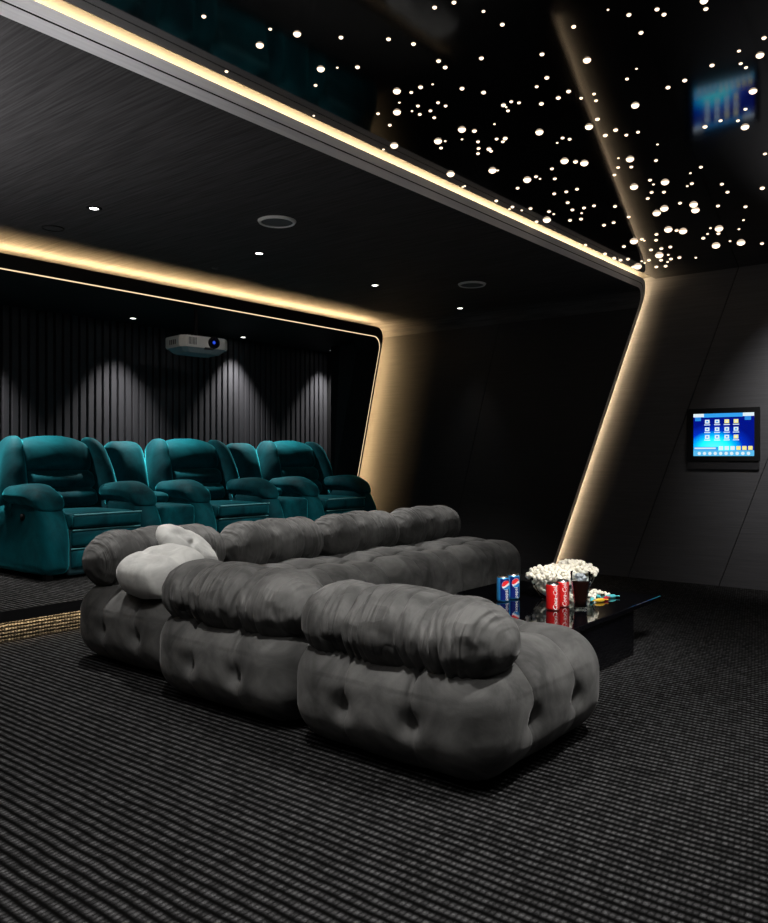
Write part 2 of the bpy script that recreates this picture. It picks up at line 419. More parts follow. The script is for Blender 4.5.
def dome(name):
    V, F = [], []; seg, rings = 12, 4
    for i in range(rings):
        a = PI/2*i/rings
        for k in range(seg):
            t = 2*PI*k/seg; V.append((math.cos(a)*math.cos(t), math.cos(a)*math.sin(t), -.75*math.sin(a)))
    V.append((0, 0, -.75))
    for i in range(rings-1):
        for k in range(seg): F.append((i*seg+k, i*seg+(k+1) % seg, (i+1)*seg+(k+1) % seg, (i+1)*seg+k))
    for k in range(seg): F.append(((rings-1)*seg+k, (rings-1)*seg+(k+1) % seg, len(V)-1))
    me = bpy.data.meshes.new(name); me.from_pydata(V, [], F); me.update()
    me.materials.append(M['star'])
    for p in me.polygons: p.use_smooth = True
    return me
dm = dome('ceiling_star')
RP = {'L': 4.6, 'M': 2.7, 'm': 2.1, 'S': 1.4}
TXT = {'L': 'large round warm star light, one of the biggest in the black ceiling',
       'M': 'medium warm star light in the glossy black ceiling',
       'm': 'small warm star light in the glossy black ceiling',
       'S': 'pinprick star light, one of the faintest in the black ceiling'}
GRP = {'L': 'large ceiling stars', 'M': 'medium ceiling stars', 'm': 'small ceiling stars', 'S': 'pinprick ceiling stars'}
for st in STARS.split('|'):
    u, v, k = st.split(); u = float(u); v = float(v)
    p = on_z(u, v, ZS)
    p.y = min(p.y, 2.600); p.x = min(p.x, XW-.02)
    r = RP[k]*depth(p)/FPX*.9
    r = min(r, .05)
    if p.y+r > 2.612: p.y = 2.612-r
    o = bpy.data.objects.new('ceiling_star', dm); COL.objects.link(o)
    o.location = p; o.scale = (r*.95, r*.95, r*.95)
    tag(o, TXT[k], 'star light', GRP[k])

# ------------------------------------------------------------------ downlights and other ceiling fittings
def spot(loc, power, size=100, blend=.8, radius=.03, target=None, col=(1, .97, .93), parent=None):
    l = bpy.data.lights.new('spot', 'SPOT'); l.energy = power; l.spot_size = math.radians(size)
    l.spot_blend = blend; l.shadow_soft_size = radius; l.color = col
    o = bpy.data.objects.new('lamp_beam', l); COL.objects.link(o); o.location = loc
    if target is not None:
        d = Vector(target)-Vector(loc); o.rotation_euler = d.to_track_quat('-Z', 'Y').to_euler()
    return o
def downlight(x, y, z, power, label, group=None, r=.035, **kw):
    t = empty('downlight', (x, y, z), 0, label, 'downlight', group)
    lathe('trim_ring', [(r*.75, -.002), (r*.8, -.006), (r*1.25, -.005), (r*1.3, -.0005)], M['black'], t, 24, cap=False)
    lathe('lamp_disc', [(.0005, -.004), (r*.78, -.003)], M['lamp'], t, 24, cap=False)
    o = spot((0, 0, -.02), power, **kw); o.parent = t
    if 'target' in kw:
        d = Vector(kw['target'])-Vector((x, y, z)); o.rotation_euler = d.to_track_quat('-Z', 'Y').to_euler()
    return t
MIDP = 190
lab = ['white downlight in the middle ceiling, the one nearest the left edge',
       'white downlight in the middle ceiling, just behind the near round speaker',
       'white downlight in the middle ceiling, between the two round speakers',
       'white downlight in the middle ceiling, just below the far round speaker']
for (u, v), t in zip(((94, 208), (259, 253), (375, 285), (460, 308)), lab):
    p = on_z(u, v, Z1); print('mid', p)
    downlight(p.x, p.y, Z1, MIDP if u < 440 else 14, t, size=84 if u < 440 else 50, blend=1.)
for x, y in ((1.28, 4.36), (-.1, 4.36)):
    downlight(x, y, Z1, 18, 'white downlight in the middle ceiling outside the left of the view', 'off-view middle downlights', size=112, blend=1.)
lab = ['white downlight over the slatted wall, left of the projector',
       'white downlight over the slatted wall, right of the projector',
       'white downlight over the slatted wall, rightmost near the dark corner']
for (u, v), t in zip(((133, 318), (243, 337), (332, 350)), lab):
    p = on_z(u, v, Z2); print('rear', p); p.x = min(p.x, 7.3)
    downlight(p.x, p.y, Z2, 210, t, size=80, blend=1.)
for x in (3.0, 1.6):
    downlight(x, 6.56, Z2, 210, 'white downlight over the slatted wall outside the left of the view', 'off-view rear downlights', size=80, blend=1.)
# unseen spots added to light sofas, table, projector; wall one read from its scallop
for x, y, pw, tg in ((1.30, 2.0, 160, None), (.1, 1.7, 60, None), (1.5, .45, 50, None), (2.9, .55, 230, (3.0, 1.5, 0)), (5.9, .9, 220, (7.1, 1.0, 1.5)), (1.9, .25, 480, (4.15, 2.0, .3)), (2.3, .6, 110, (4.40, 5.61, 2.05)), (3.6, -.3, 45, None)):
    kw = dict(size=110, blend=1.)
    if tg: kw = dict(size=75 if x > 5 else (8 if tg[2] > 2 else (26 if tg[2] > .1 else 115)), blend=1., target=tg)
    downlight(x, y, ZS-.001, pw, 'unseen white spot in the star ceiling, light for sofas, table, wall and projector', 'unseen front spots', **kw)
# unseen fill lights added under the star ceiling to brighten the fascia
for x, y, pw in ((.6, 2.2, 7), (1.5, 2.0, 7), (3.0, .2, 6), (4.6, -.9, 6)):
    t = empty('fill_lamp', (x, y, ZS), 0, 'unseen fill light with a round white base, added under the star ceiling', 'fill light', 'unseen fill lights')
    lathe('fill_lamp_base', [(.06, 0), (.06, -.02), (.05, -.022)], M['trimw'], t, 32)
    l = bpy.data.lights.new('fill_bulb', 'POINT'); l.energy = pw; l.shadow_soft_size = .05; l.color = (1, .97, .94)
    o = bpy.data.objects.new('fill_bulb', l); COL.objects.link(o); o.parent = t; o.location = (0, 0, -.08)

# unseen uplighter added left of the view to brighten the near middle ceiling
t = empty('added_uplighter', (.35, 3.9, 0), 0, 'unseen black uplighter added left of the view to light the ceiling', 'added uplighter')
lathe('base', [(.14, 0), (.14, .015), (.02, .03)], M['black'], t, 32)
lathe('pole', [(.012, .03), (.012, 1.32)], M['black'], t, 16)
lathe('lamp_shade', [(.02, 1.30), (.10, 1.33), (.16, 1.38), (.155, 1.38), (.09, 1.34), (.0005, 1.32)], M['black'], t, 32, cap=False)
o = spot((0, 0, 1.40), 270, size=165, blend=1., radius=.06); o.parent = t; o.rotation_euler = (PI, 0, 0)

def speaker(u, v, label):
    p = on_z(u, v, Z1)
    t = empty('ceiling_speaker', p, 0, label, 'speaker')
    lathe('rim', [(.098, -.004), (.100, -.014), (.112, -.014), (.120, -.002), (.120, 0)], M['trimw'], t, 48, cap=False)
    lathe('grille', [(.0005, -.009), (.099, -.008)], M['grille'], t, 48, cap=False)
speaker(277, 221, 'round white rimmed ceiling speaker, the larger one left of centre')
speaker(472, 284, 'round white rimmed ceiling speaker, the farther one by the right wall')
p = on_z(53, 228, Z1)
t = empty('smoke_detector', p, 0, 'faint flush dark ring in the middle ceiling near the left edge', 'ceiling ring')
lathe('rim', [(.060, -.002), (.062, -.006), (.068, -.006), (.070, 0)], M['black'], t, 32, cap=False)
lathe('cover', [(.0005, -.003), (.060, -.002)], M['ceil'], t, 32, cap=False)
p = on_z(215, 268, Z1)
t = empty('sprinkler', p, 0, 'tiny dark ceiling fitting in front of the glowing frame', 'ceiling fitting')
lathe('cover', [(.0005, -.008), (.022, -.007), (.025, 0)], M['vent'], t, 24, cap=False)

# ------------------------------------------------------------------ projector
t = empty('projector', (3.62, 5.62, 2.07), 0, 'white ceiling projector with a blue lens hanging over the teal recliners', 'projector')
pc = ray(197, 346); tt = 6.95
P0 = Vector((pc.x*tt, pc.y*tt, HC+pc.z*tt)); t.location = P0; print('proj', P0)
t.rotation_euler = (0, 0, math.radians(-8))
bm = bmesh.new()
hw, hd = .235, .17
def prism(bm, pts, z0, z1, s0=1., s1=1.):
    a = [bm.verts.new((x*s0, y*s0, z0)) for x, y in pts]; b_ = [bm.verts.new((x*s1, y*s1, z1)) for x, y in pts]
    bm.faces.new(a[::-1]); bm.faces.new(b_)
    for i in range(len(pts)): bm.faces.new((a[i], a[(i+1) % len(pts)], b_[(i+1) % len(pts)], b_[i]))
oct_ = [(-hw, -hd+.05), (-hw+.04, -hd), (hw-.06, -hd), (hw, -hd+.06), (hw, hd-.04), (hw-.05, hd), (-hw+.05, hd), (-hw, hd-.05)]
prism(bm, oct_, -.035, .062); bmesh.ops.bevel(bm, geom=bm.edges[:], offset=.008, segments=2, affect='EDGES')
frombm('body', bm, M['white'], t)
bm = bmesh.new(); prism(bm, oct_, -.078, -.030, .72, .97); bmesh.ops.bevel(bm, geom=bm.edges[:], offset=.005, segments=1, affect='EDGES')
frombm('underside', bm, M['under'], t)
def ring_y(name, cx, cz, y, r, mat, depth_=.02, par=None, seg=28):
    bm = bmesh.new(); r1 = bmesh.ops.create_cone(bm, cap_ends=True, segments=seg, radius1=r, radius2=r*.94, depth=depth_)
    bmesh.ops.rotate(bm, verts=bm.verts[:], matrix=Matrix.Rotation(PI/2, 3, 'X'))
    bmesh.ops.translate(bm, verts=bm.verts[:], vec=(cx, y, cz)); return frombm(name, bm, mat, par)
le = ring_y('lens', .06, .014, -hd-.008, .052, M['black'], .03, t)
ring_y('lens_glass', .06, .014, -hd-.022, .038, M['lens'], .006, le)
ring_y('lens_glow', .05, .014, -hd-.026, .014, M['lensblue'], .003, le)
bm = bmesh.new()
for k in range(6): boxbm(bm, -hw+.06+k*.013, -hw+.066+k*.013, -hd-.002, -hd+.004, -.015, .045)
frombm('vent', bm, M['vent'], t)
bm = bmesh.new()
for k in range(4): boxbm(bm, -hw-.002, -hw+.004, -.06+k*.03, -.045+k*.03, -.01, .03)
frombm('side_port', bm, M['vent'], t)
box('foot', -.02, .06, -hd-.006, -hd+.03, -.045, -.03, M['vent'], t)
mh = Z2-P0.z
bm = bmesh.new(); bmesh.ops.create_cone(bm, cap_ends=True, segments=16, radius1=.016, radius2=.016, depth=mh-.06)
bmesh.ops.translate(bm, verts=bm.verts[:], vec=(0, .02, .06+(mh-.06)/2)); bmesh.ops.recalc_face_normals(bm, faces=bm.faces[:])
boxbm(bm, -.06, .06, -.04, .08, mh-.012, mh-.001)
frombm('ceiling_mount', bm, M['black'], t)

# ------------------------------------------------------------------ wall control panel
t = empty('wall_tablet', (XW, 2.04, 1.06), 0, 'large wall-mounted touch screen with blue display and rows of icons', 'touch screen')
def wb(name, y0, y1, z0, z1, x0, x1, mat, bev=.004, par=t):  # y0 is the left (far) edge
    return box(name, x0-XW, x1-XW, y1-2.04, y0-2.04, z0-1.06, z1-1.06, mat, par, bev)
wb('frame', 2.335, 1.745, 1.058, 1.505, XW-.03, XW-.001, M['black'])
wb('wall_plate', 2.333, 1.750, .985, 1.056, XW-.018, XW-.001, M['plate'])
def screen_mat():
    m, nt, b, L = new_mat('screen_picture')
    tc = N(nt, 'ShaderNodeTexCoord'); sp = N(nt, 'ShaderNodeSeparateXYZ'); L.new(tc.outputs['Object'], sp.inputs[0])
    a = math_(nt, 'SUBTRACT', math_(nt, 'DIVIDE', sp.outputs[1], -.49), -.48)   # 0 left .. 1 right
    z = math_(nt, 'DIVIDE', math_(nt, 'SUBTRACT', sp.outputs[2], .04), .36)     # 0 bottom .. 1 top
    dx = math_(nt, 'SUBTRACT', a, .36); dz = math_(nt, 'SUBTRACT', z, .16)
    d2 = math_(nt, 'ADD', math_(nt, 'MULTIPLY', math_(nt, 'MULTIPLY', dx, dx), 2.4), math_(nt, 'MULTIPLY', math_(nt, 'MULTIPLY', dz, dz), 2.6))
    d = math_(nt, 'SQRT', d2)
    cr = N(nt, 'ShaderNodeValToRGB'); L.new(d, cr.inputs[0])
    e = cr.color_ramp.elements
    e[0].position = .0; e[0].color = (.10, .95, .95, 1)
    e[1].position = 1.; e[1].color = (.0, .004, .16, 1)
    for p_, c in ((.35, (.01, .72, .90)), (.55, (.0, .30, .75)), (.72, (.0, .02, .38))):
        q = e.new(p_); q.color = (*c, 1)
    L.new(cr.outputs[0], b.inputs['Emission Color']); b.inputs['Emission Strength'].default_value = 1.5
    setp(b, Base_Color=(0, 0, 0, 1), Roughness=.2)
    return m
SM = [screen_mat(), emit('ui_bar', (.03, .35, .85), 1.), emit('ui_white', (.75, .88, .95), 1.), emit('ui_yellow', (.95, .85, .30), 1.),
      emit('ui_tab', (.02, .25, .75), 1.), emit('ui_dock', (.10, .50, .85), 1.)]
SY0, SY1, SZ0, SZ1 = 2.275, 1.785, 1.10, 1.46
bm = bmesh.new()
def quad(a0, a1, b0, b1, layer, mi):
    x = XW-.0305-.0006*layer-XW
    y = lambda a: SY0+(SY1-SY0)*a-2.04
    z = lambda c: SZ1+(SZ0-SZ1)*c-1.06
    f = bm.faces.new([bm.verts.new((x, y(p), z(q))) for p, q in ((a0, b0), (a1, b0), (a1, b1), (a0, b1))]); f.material_index = mi
def disc(a, c, r, layer, mi):
    x = -.0305-.0006*layer; cy = SY0+(SY1-SY0)*a-2.04; cz = SZ1+(SZ0-SZ1)*c-1.06
    f = bm.faces.new([bm.verts.new((x, cy+r*math.cos(k*PI/8), cz+r*math.sin(k*PI/8))) for k in range(16)]); f.material_index = mi
quad(0, 1, 0, 1, 0, 0)
quad(.16, .82, 0, .09, 1, 1)
for s_ in (0, .82): quad(s_, s_+.18, 0, .08, 2, 2); quad(s_+.03, s_+.13, .08, .17, 2, 4)
for i, a in enumerate((.235, .40, .56, .71)):
    for j, c in enumerate((.19, .37, .55)):
        y_ = (i, j) in ((2, 0), (3, 0), (3, 2))
        quad(a-.038, a+.038, c-.045, c+.045, 1, 3 if y_ else 2)
        quad(a-.016, a+.016, c-.018, c+.018, 2, 1 if not y_ else 2)
        quad(a-.05, a+.05, c+.065, c+.085, 1, 2)
quad(0, 1, .87, 1, 1, 5); quad(.0, .42, .78, .87, 1, 1)
quad(.02, .38, .80, .835, 2, 2)
for k in range(6): quad(.43+k*.095, .50+k*.095, .77, .86, 1, 3 if k > 2 else 2)
for k in range(10): disc(.10+k*.09, .94, .014, 2, 2)
me = bpy.data.meshes.new('screen'); bmesh.ops.reverse_faces(bm, faces=bm.faces[:]); bm.to_mesh(me); bm.free()
for m in SM: me.materials.append(m)
link('screen', me, None, t, False)

# ------------------------------------------------------------------ grey tufted modular sofa
BW = .90
def seam(c, s, w1=.008, w2=.055): 
    d = abs(c-s); return .018*math.exp(-(d/w1)**2)+.013*math.exp(-d/w2)
def tuft(Q, n, h):
    hx, hy, hz = h; sx, sy = hx/2.9, hy/2.9
    ax, ay, az = abs(n.x), abs(n.y), abs(n.z)
    low = 1.0 if Q.z > -.02 else max(.25, 1+(Q.z+.02)/.12)
    dsp = 0
    wob = .012*noise.noise(Q*6.)
    for s in (-sx, sx): dsp += seam(Q.x+wob, s)*(1-ax**1.5)*low
    for s in (-sy, sy): dsp += seam(Q.y+wob, s)*(1-ay**1.5)*low
    db = 9
    if n.z > .3:
        for a in (-sx, sx):
            for c in (-sy, sy): db = min(db, math.hypot(Q.x-a, Q.y-c))
        w = .050
    else:
        for s in (-sx, sx): db = min(db, math.hypot(Q.x-s, Q.z+.02)+ay*0+(1-ay)*.5)
        for s in (-sy, sy): db = min(db, math.hypot(Q.y-s, Q.z+.02)+(1-ax)*.5)
        w = .042
    dsp += .026*math.exp(-(db/w)**2)+.012*math.exp(-db/.11)
    dsp += .009*noise.noise(Q*13+Vector((3, 1, 7)))*math.exp(-db/.16)
    dsp += .006*noise.noise(Q*5.)
    return Q-n*dsp+n*.012
base_me = [cushion_mesh('seat_base', (BW, BW, .38), .150, bulge=(.020, .020, .030), n=(120, 120, 50), fn=tuft, mat=M['grey'])]
def pleat_fn(seed):
    rnd = random.Random(seed)
    seams = (-.155+rnd.uniform(-.02, .02), .155+rnd.uniform(-.02, .02))
    folds = []
    for s in seams+(-.30, .30):
        for k in range(8):
            folds.append((s+rnd.uniform(-.11, .11), rnd.uniform(.008, .020), rnd.uniform(.005, .010), rnd.uniform(-2, 2), rnd.uniform(.9, 1.8)))
    def fn(Q, n, h):
        ax = abs(n.x); w = 1-ax**2
        ang = math.atan2(Q.z/h[2], Q.y/h[1])
        wob = .02*noise.noise(Vector((math.cos(ang)*1.5+seed, math.sin(ang)*1.5, Q.x*2)))
        x = Q.x+wob; d = 0
        for s in seams: d += (.018*math.exp(-((x-s)/.010)**2)+.020*math.exp(-abs(x-s)/.055))
        for f, a, fw, ph, wd in folds:
            m = math.exp(-(((ang-ph+PI) % (2*PI)-PI)/wd)**2)
            xx = f+.025*math.sin(ang*1.0+ph)
            d += a*m*math.exp(-((x-xx)/fw)**2)
        d += .006*noise.noise(Q*6.+Vector((seed, 0, 0)))
        if ax > .5:      # radial gathers on the end
            return Q-n*(d*w*w+.002*math.sin(11*ang+seed)*min(1, math.hypot(Q.y/h[1], Q.z/h[2])*1.3)*(1-ax)*2)+n*.008
        return Q-n*d*w+n*.008
    return fn
def bolster_mesh(seed, zs=.27):
    return cushion_mesh('back_bolster', (BW-.05, .34, zs), .150, bulge=(.02, .015, .015), n=(130, 34, 28), fn=pleat_fn(seed), mat=M['gather'])
bol = [bolster_mesh(i) for i in (1, 2, 3)]
boltall = [bolster_mesh(i, .30) for i in (4, 5, 6)]
def module(x0, y0, back, bme, label, zc, wx=1., wy=1., tilt=0, bshift=0):
    """x0,y0 = minimum corner; back '-x' or '+y' = side the bolster stands on"""
    t = empty('sofa_module', (x0+BW*wx/2, y0+BW*wy/2, 0), 0, label, 'sofa module', 'modules of the grey tufted sofa')
    o = link('seat_base', base_me[0], None, t); o.location = (0, 0, .215); o.scale = (wx, wy, 1)
    for a in (-.27, .27):
        for c in (-.27, .27):
            f = lathe('foot', [(.03, 0), (.035, .06)], M['black'], t, 16, center=(a, c, 0))
    bo = link('back_bolster', bme, None, t)
    if back == '-x':
        bo.rotation_euler = (0, tilt, PI/2); bo.location = (-BW*wx/2+.165+bshift, 0, zc); bo.rotation_euler = (tilt, 0, PI/2)
    else:
        bo.location = (0, BW*wy/2-.15, zc); bo.rotation_euler = (tilt, 0, 0); bo.scale = (wx, 1, 1)
    return t
module(2.17, 1.335, '-x', bol[0], 'grey tufted velvet sofa module nearest the camera, end of the row beside the black table', .47, 1.03, 1.0)
module(2.20, 2.27, '-x', bol[1], 'grey tufted sofa module in the middle, between the nearest module and the pillow corner', .475, 1.03, .97)
module(2.35, 3.19, '+y', boltall[0], 'grey tufted corner sofa module carrying the two pale pillows', .53, .98, .97)
module(3.27, 3.19, '+y', boltall[1], 'grey tufted sofa module right of the pillow corner in the back row', .52, .91, .97)
module(4.11, 3.19, '+y', boltall[2], 'grey tufted sofa module third in the back row, in front of the middle recliner', .52, .92, .97)
module(4.96, 3.19, '+y', boltall[0], 'grey tufted sofa module at the far right end of the back row', .52, .91, .97)

# pillows
def pillow(name, w, hgt, th, seed, loc, rot, label):
    rnd = random.Random(seed); n = 36; V, F = [], []
    for side in (1, -1):
        for i in range(n+1):
            for j in range(n+1):
                a, c = 2*i/n-1, 2*j/n-1
                px = a*math.sqrt(1-.34*c*c); py = c*math.sqrt(1-.34*a*a)
                e = max(0, (1-a**4)*(1-c**4))**.42
                z = side*th*.5*e+side*.010*noise.noise(Vector((a*2.5+seed, c*2.5, side)))*e
                cr = .016*math.exp(-((a*.55+.25*noise.noise(Vector((c*1.3, seed, 0))))/.05)**2)*(1-c*c)
                V.append((px*w/2, py*hgt/2, z-side*cr*e))
    m = (n+1)*(n+1)
    for s in range(2):
        for i in range(n):
            for j in range(n):
                q = [s*m+i*(n+1)+j, s*m+(i+1)*(n+1)+j, s*m+(i+1)*(n+1)+j+1, s*m+i*(n+1)+j+1]
                F.append(q if s == 0 else q[::-1])
    bm = bmesh.new(); vs = [bm.verts.new(v) for v in V]
    for f in F: bm.faces.new([vs[i] for i in f])
    bmesh.ops.remove_doubles(bm, verts=bm.verts[:], dist=1e-4)
    o = frombm(name, bm, M['light'], None, True)
    o.location = loc; o.rotation_euler = rot
    return tag(o, label, 'pillow', 'pale pillows on the sofa corner')
pillow('throw_pillow', .40, .43, .20, 3, (2.49, 3.46, .515), (math.radians(4), math.radians(-14), math.radians(-6)),
       'pale grey velvet pillow, the lower one lying flat on the corner seat')
pillow('throw_pillow', .42, .28, .12, 8, (2.79, 3.64, .590), (math.radians(40), math.radians(20), math.radians(8)),
       'pale grey velvet pillow, the upper one leaning on the back of the corner')

# ------------------------------------------------------------------ teal recliners
def shear(k, y0=0, z0=0):
    return Matrix(((1, 0, 0), (0, 1, k), (0, 0, 1)))
def soft(amp, f=5, seed=0):
    def fn(Q, n, h): return Q-n*amp*noise.noise(Q*f+Vector((seed, seed, 0)))
    return fn
T = M['teal']
def arm(t, x0, x1, mir):
    xc = (x0+x1)/2; w = x1-x0
    def body(Q, n, h):
        # front leans back towards the top, front face domed
        f = max(0, min(1, (Q.z+.05)/(h[2]+.05)))
        if Q.y < 0: Q = Q+Vector((0, .13*f*f, 0))
        return Q
    cushion('arm', (w, .98, .52), .065, T, t, bulge=(.01, .03, .01), n=(10, 24, 24), fn=body, center=(xc, .50, .30))
    def pad(Q, n, h):
        if Q.y < -.05: Q = Q+Vector((0, 0, -.13*((-.05-Q.y)/.30)**2))
        Q = Q-n*.006*noise.noise(Q*8)
        return Q
    cushion('arm_pad', (w+.02, .56, .125), .062, T, t, bulge=(.008, .02, .028), n=(14, 26, 12), fn=pad, center=(xc, .38, .612))
def recliner(x, y, label):
    t = empty('recliner', (x, y, PLZ), 0, label, 'recliner', 'teal velvet recliners')
    W = 1.03
    box('base', .20, .83, .06, .98, .02, .36, M['darkteal'], t, .02)
    cushion('seat', (.60, .62, .13), .05, T, t, bulge=(0, .012, .015), n=(16, 16, 8), center=(.515, .37, .415))
    for k, (z0, z1, yy) in enumerate(((.375, .470, .03), (.235, .355, .05), (.07, .215, .07))):
        f = cushion('footrest_panel', (.575, .05, z1-z0), .02, T, t, bulge=(0, .012, 0), n=(14, 6, 6), center=(.515, yy, (z0+z1)/2))
        bm = bmesh.new(); bmesh.ops.create_cone(bm, cap_ends=True, segments=8, radius1=.0055, radius2=.0055, depth=.575)
        bmesh.ops.rotate(bm, verts=bm.verts[:], matrix=Matrix.Rotation(PI/2, 3, 'Y'))
        bmesh.ops.translate(bm, verts=bm.verts[:], vec=(.515, yy-.025, z1+.004)); frombm('piping', bm, M['piping'], f, True)
    arm(t, .0, .215, 1); arm(t, .815, 1.03, -1)
    lean = shear(.30)
    def B(name, x0, x1, z0, z1, yb, th, r, bul, nn=(18, 8, 14), fn=None):
        zc = (z0+z1)/2
        return cushion(name, (x1-x0, th, z1-z0), r, T, t, bulge=bul, n=nn, rot=lean, center=((x0+x1)/2, yb+(zc-.5)*.30, zc), fn=fn)
    def crown(Q, n, h):
        if Q.z > 0: Q = Q-Vector((0, 0, .05*(abs(Q.x)/h[0])**3*(Q.z/h[2]))); Q.x *= 1-.06*(Q.z/h[2])**2
        return Q-n*.004*noise.noise(Q*6)
    box('back_shell', .10, .93, .86, 1.08, .10, .86, M['darkteal'], t, .04)
    B('back_cushion', .195, .835, .785, 1.060, .72, .20, .075, (0, .045, .02), (24, 12, 14), crown)
    B('back_cushion', .215, .820, .640, .790, .70, .18, .055, (0, .03, .01))
    B('back_cushion', .225, .810, .500, .645, .68, .18, .055, (0, .03, .01))
    for sgn, x0, x1 in ((-1, .01, .215), (1, .815, 1.02)):
        def wing(Q, n, h, sgn=sgn):
            f = max(0, (Q.z/h[2]+1)/2)
            Q.x -= sgn*.085*f**2.2*(.60+.40*Q.x*sgn/h[0])
            Q.z -= .04*(Q.x*sgn/h[0]+.2)*f
            return Q-n*.005*noise.noise(Q*7)
        B('wing_cushion', x0, x1, .44, 1.045, .68, .24, .085, (.01, .03, .01), (12, 12, 22), wing)
    bm = bmesh.new(); bmesh.ops.create_cone(bm, cap_ends=True, segments=20, radius1=.026, radius2=.022, depth=.014)
    bmesh.ops.rotate(bm, verts=bm.verts[:], matrix=Matrix.Rotation(PI/2, 3, 'Y'))
    bmesh.ops.translate(bm, verts=bm.verts[:], vec=(-.014, .30, .46)); frombm('release_button', bm, M['black'], t, True)
    for a in (.06, .97):
        for c in (.08, .92): box('foot', a-.025, a+.025, c-.025, c+.025, 0, .05, M['black'], t)
    return t
def console(x, y, label):
    t = empty('seat_console', (x, y, PLZ), 0, label, 'console', 'consoles between the recliners')
    w = .335
    cushion('body', (w, .62, .47), .035, T, t, bulge=(.0, .015, .008), n=(12, 16, 16), center=(w/2, .36, .265))
    cushion('lid', (w-.02, .34, .09), .043, T, t, bulge=(0, .01, .015), n=(12, 12, 8), center=(w/2, .56, .545))
    me = cushion('back_cushion', (w-.005, .20, .58), .08, T, t, bulge=(.01, .045, .01), n=(14, 10, 22), rot=shear(.30), center=(w/2, .80, .745), fn=soft(.006))
    box('base', .03, w-.03, .08, 1.0, .0, .40, M['darkteal'], t)
    return t
RY0 = 5.50
recliner(2.97, RY0, 'teal velvet recliner at the left end of the row, its side panel showing')
console(4.005, RY0, 'teal console with padded lid between the left and middle recliners')
recliner(4.345, RY0, 'teal velvet recliner in the middle of the row')
console(5.38, RY0, 'teal console with padded lid between the middle and right recliners')
recliner(5.72, RY0, 'teal velvet recliner at the right end, beside the glowing wall')

# ------------------------------------------------------------------ coffee table
TZ = .28
t = empty('coffee_table', (4.1, 2.1, 0), 0, 'low glossy black coffee table holding cans, popcorn and a glass', 'table')
box('tabletop', -.55, .60, -.40, .60, TZ-.025, TZ, M['gloss'], t, .003)
box('base', -.45, .24, -.38, .50, 0, TZ-.025, M['gloss'], t, .004)

def wrap_text(txt, size, r, ang, zc, mat, parent, vertical=True, shearv=.25, off=.0012, fontoff=.0):
    cu = bpy.data.curves.new('lettering', 'FONT'); cu.body = txt; cu.size = size; cu.align_x = 'CENTER'; cu.align_y = 'CENTER'
    cu.shear = shearv; cu.offset = fontoff; cu.resolution_u = 3
    ob = bpy.data.objects.new('lettering', cu); COL.objects.link(ob)
    dg = bpy.context.evaluated_depsgraph_get(); dg.update()
    me = bpy.data.meshes.new_from_object(ob.evaluated_get(dg)); me.name = 'lettering'
    bpy.data.objects.remove(ob)
    bm = bmesh.new(); bm.from_mesh(me)
    bmesh.ops.subdivide_edges(bm, edges=[e for e in bm.edges if e.calc_length() > size*.12], cuts=1)
    for v in bm.verts:
        a, c = v.co.x, v.co.y
        if vertical: a, c = -c, a
        th = ang+a/r
        v.co = Vector(((r+off)*math.cos(th), (r+off)*math.sin(th), zc+c))
    bm.to_mesh(me); bm.free(); me.materials.clear(); me.materials.append(mat)
    o = bpy.data.objects.new('lettering', me); COL.objects.link(o); o.parent = parent
    return o
def patch(name, r, a0, a1, z0, z1, mat, parent, off=.0006, fn=None, n=20):
    V, F = [], []
    for i in range(n+1):
        for j in range(n+1):
            a, z = a0+(a1-a0)*i/n, z0+(z1-z0)*j/n
            V.append(((r+off)*math.cos(a), (r+off)*math.sin(a), z))
    for i in range(n):
        for j in range(n):
            if fn is None or fn((i+.5)/n*2-1, (j+.5)/n*2-1):
                F.append((i*(n+1)+j, (i+1)*(n+1)+j, (i+1)*(n+1)+j+1, i*(n+1)+j+1))
    return frompy(name, V, F, mat, parent)
CR, CH = .036, .143
def can(p, mat, label, group, kind, turn):
    t = empty('soda_can', (p.x, p.y, TZ), 0, label, 'can', group)
    lathe('can_body', [(CR*.78, 0), (CR*.98, .008), (CR, .012), (CR, CH-.016), (CR*.93, CH-.008)], mat, t, 40)
    lathe('can_lid', [(CR*.93, CH-.008), (CR*.86, CH-.001), (CR*.82, CH), (CR*.78, CH-.004), (.0005, CH-.004)], M['alu'], t, 40, cap=False)
    face = math.atan2(-p.y, -p.x)+math.radians(turn)
    if kind == 'script':
        wrap_text('Coca-Cola', .031, CR, face, CH*.48, M['lwhite'], t, True, .35, fontoff=.0)
        patch('ribbon', CR, face+.42, face+.50, .015, CH-.02, M['lwhite'], t, fn=lambda a, c: abs(a-.6*math.sin(c*2.2)) < .3)
    else:
        patch('label_panel', CR, face-.95, face+.62, .010, CH-.014, M['navy'], t)
        zc, rr = CH*.66, .026; da = rr/CR
        g = patch('emblem', CR, face-da, face+da, zc-rr, zc+rr, M['lwhite'], t, .0012, lambda a, c: a*a+c*c < 1, 40)
        patch('emblem_red', CR, face-da, face+da, zc-rr, zc+rr, M['lred'], g, .0018, lambda a, c: a*a+c*c < .92 and c > .10+.35*math.sin(a*2.2), 40)
        patch('emblem_blue', CR, face-da, face+da, zc-rr, zc+rr, M['blue'], g, .0018, lambda a, c: a*a+c*c < .92 and c < -.35+.30*math.sin(a*2.2), 40)
        wrap_text('pepsi', .030, CR, face, CH*.27, M['lwhite'], t, True, .1)
can(on_z(503.0, 601, TZ), M['blue'], 'blue soda can with round emblem, left of the pair on the black table', 'blue soda cans', 'e', 30)
can(on_z(513.2, 598.5, TZ), M['blue'], 'blue soda can with round emblem, right one of the pair, half hidden', 'blue soda cans', 'e', 28)
can(on_z(552.8, 609.5, TZ), M['red'], 'red soda can with white script, the front one of the pair', 'red soda cans', 'script', 22)
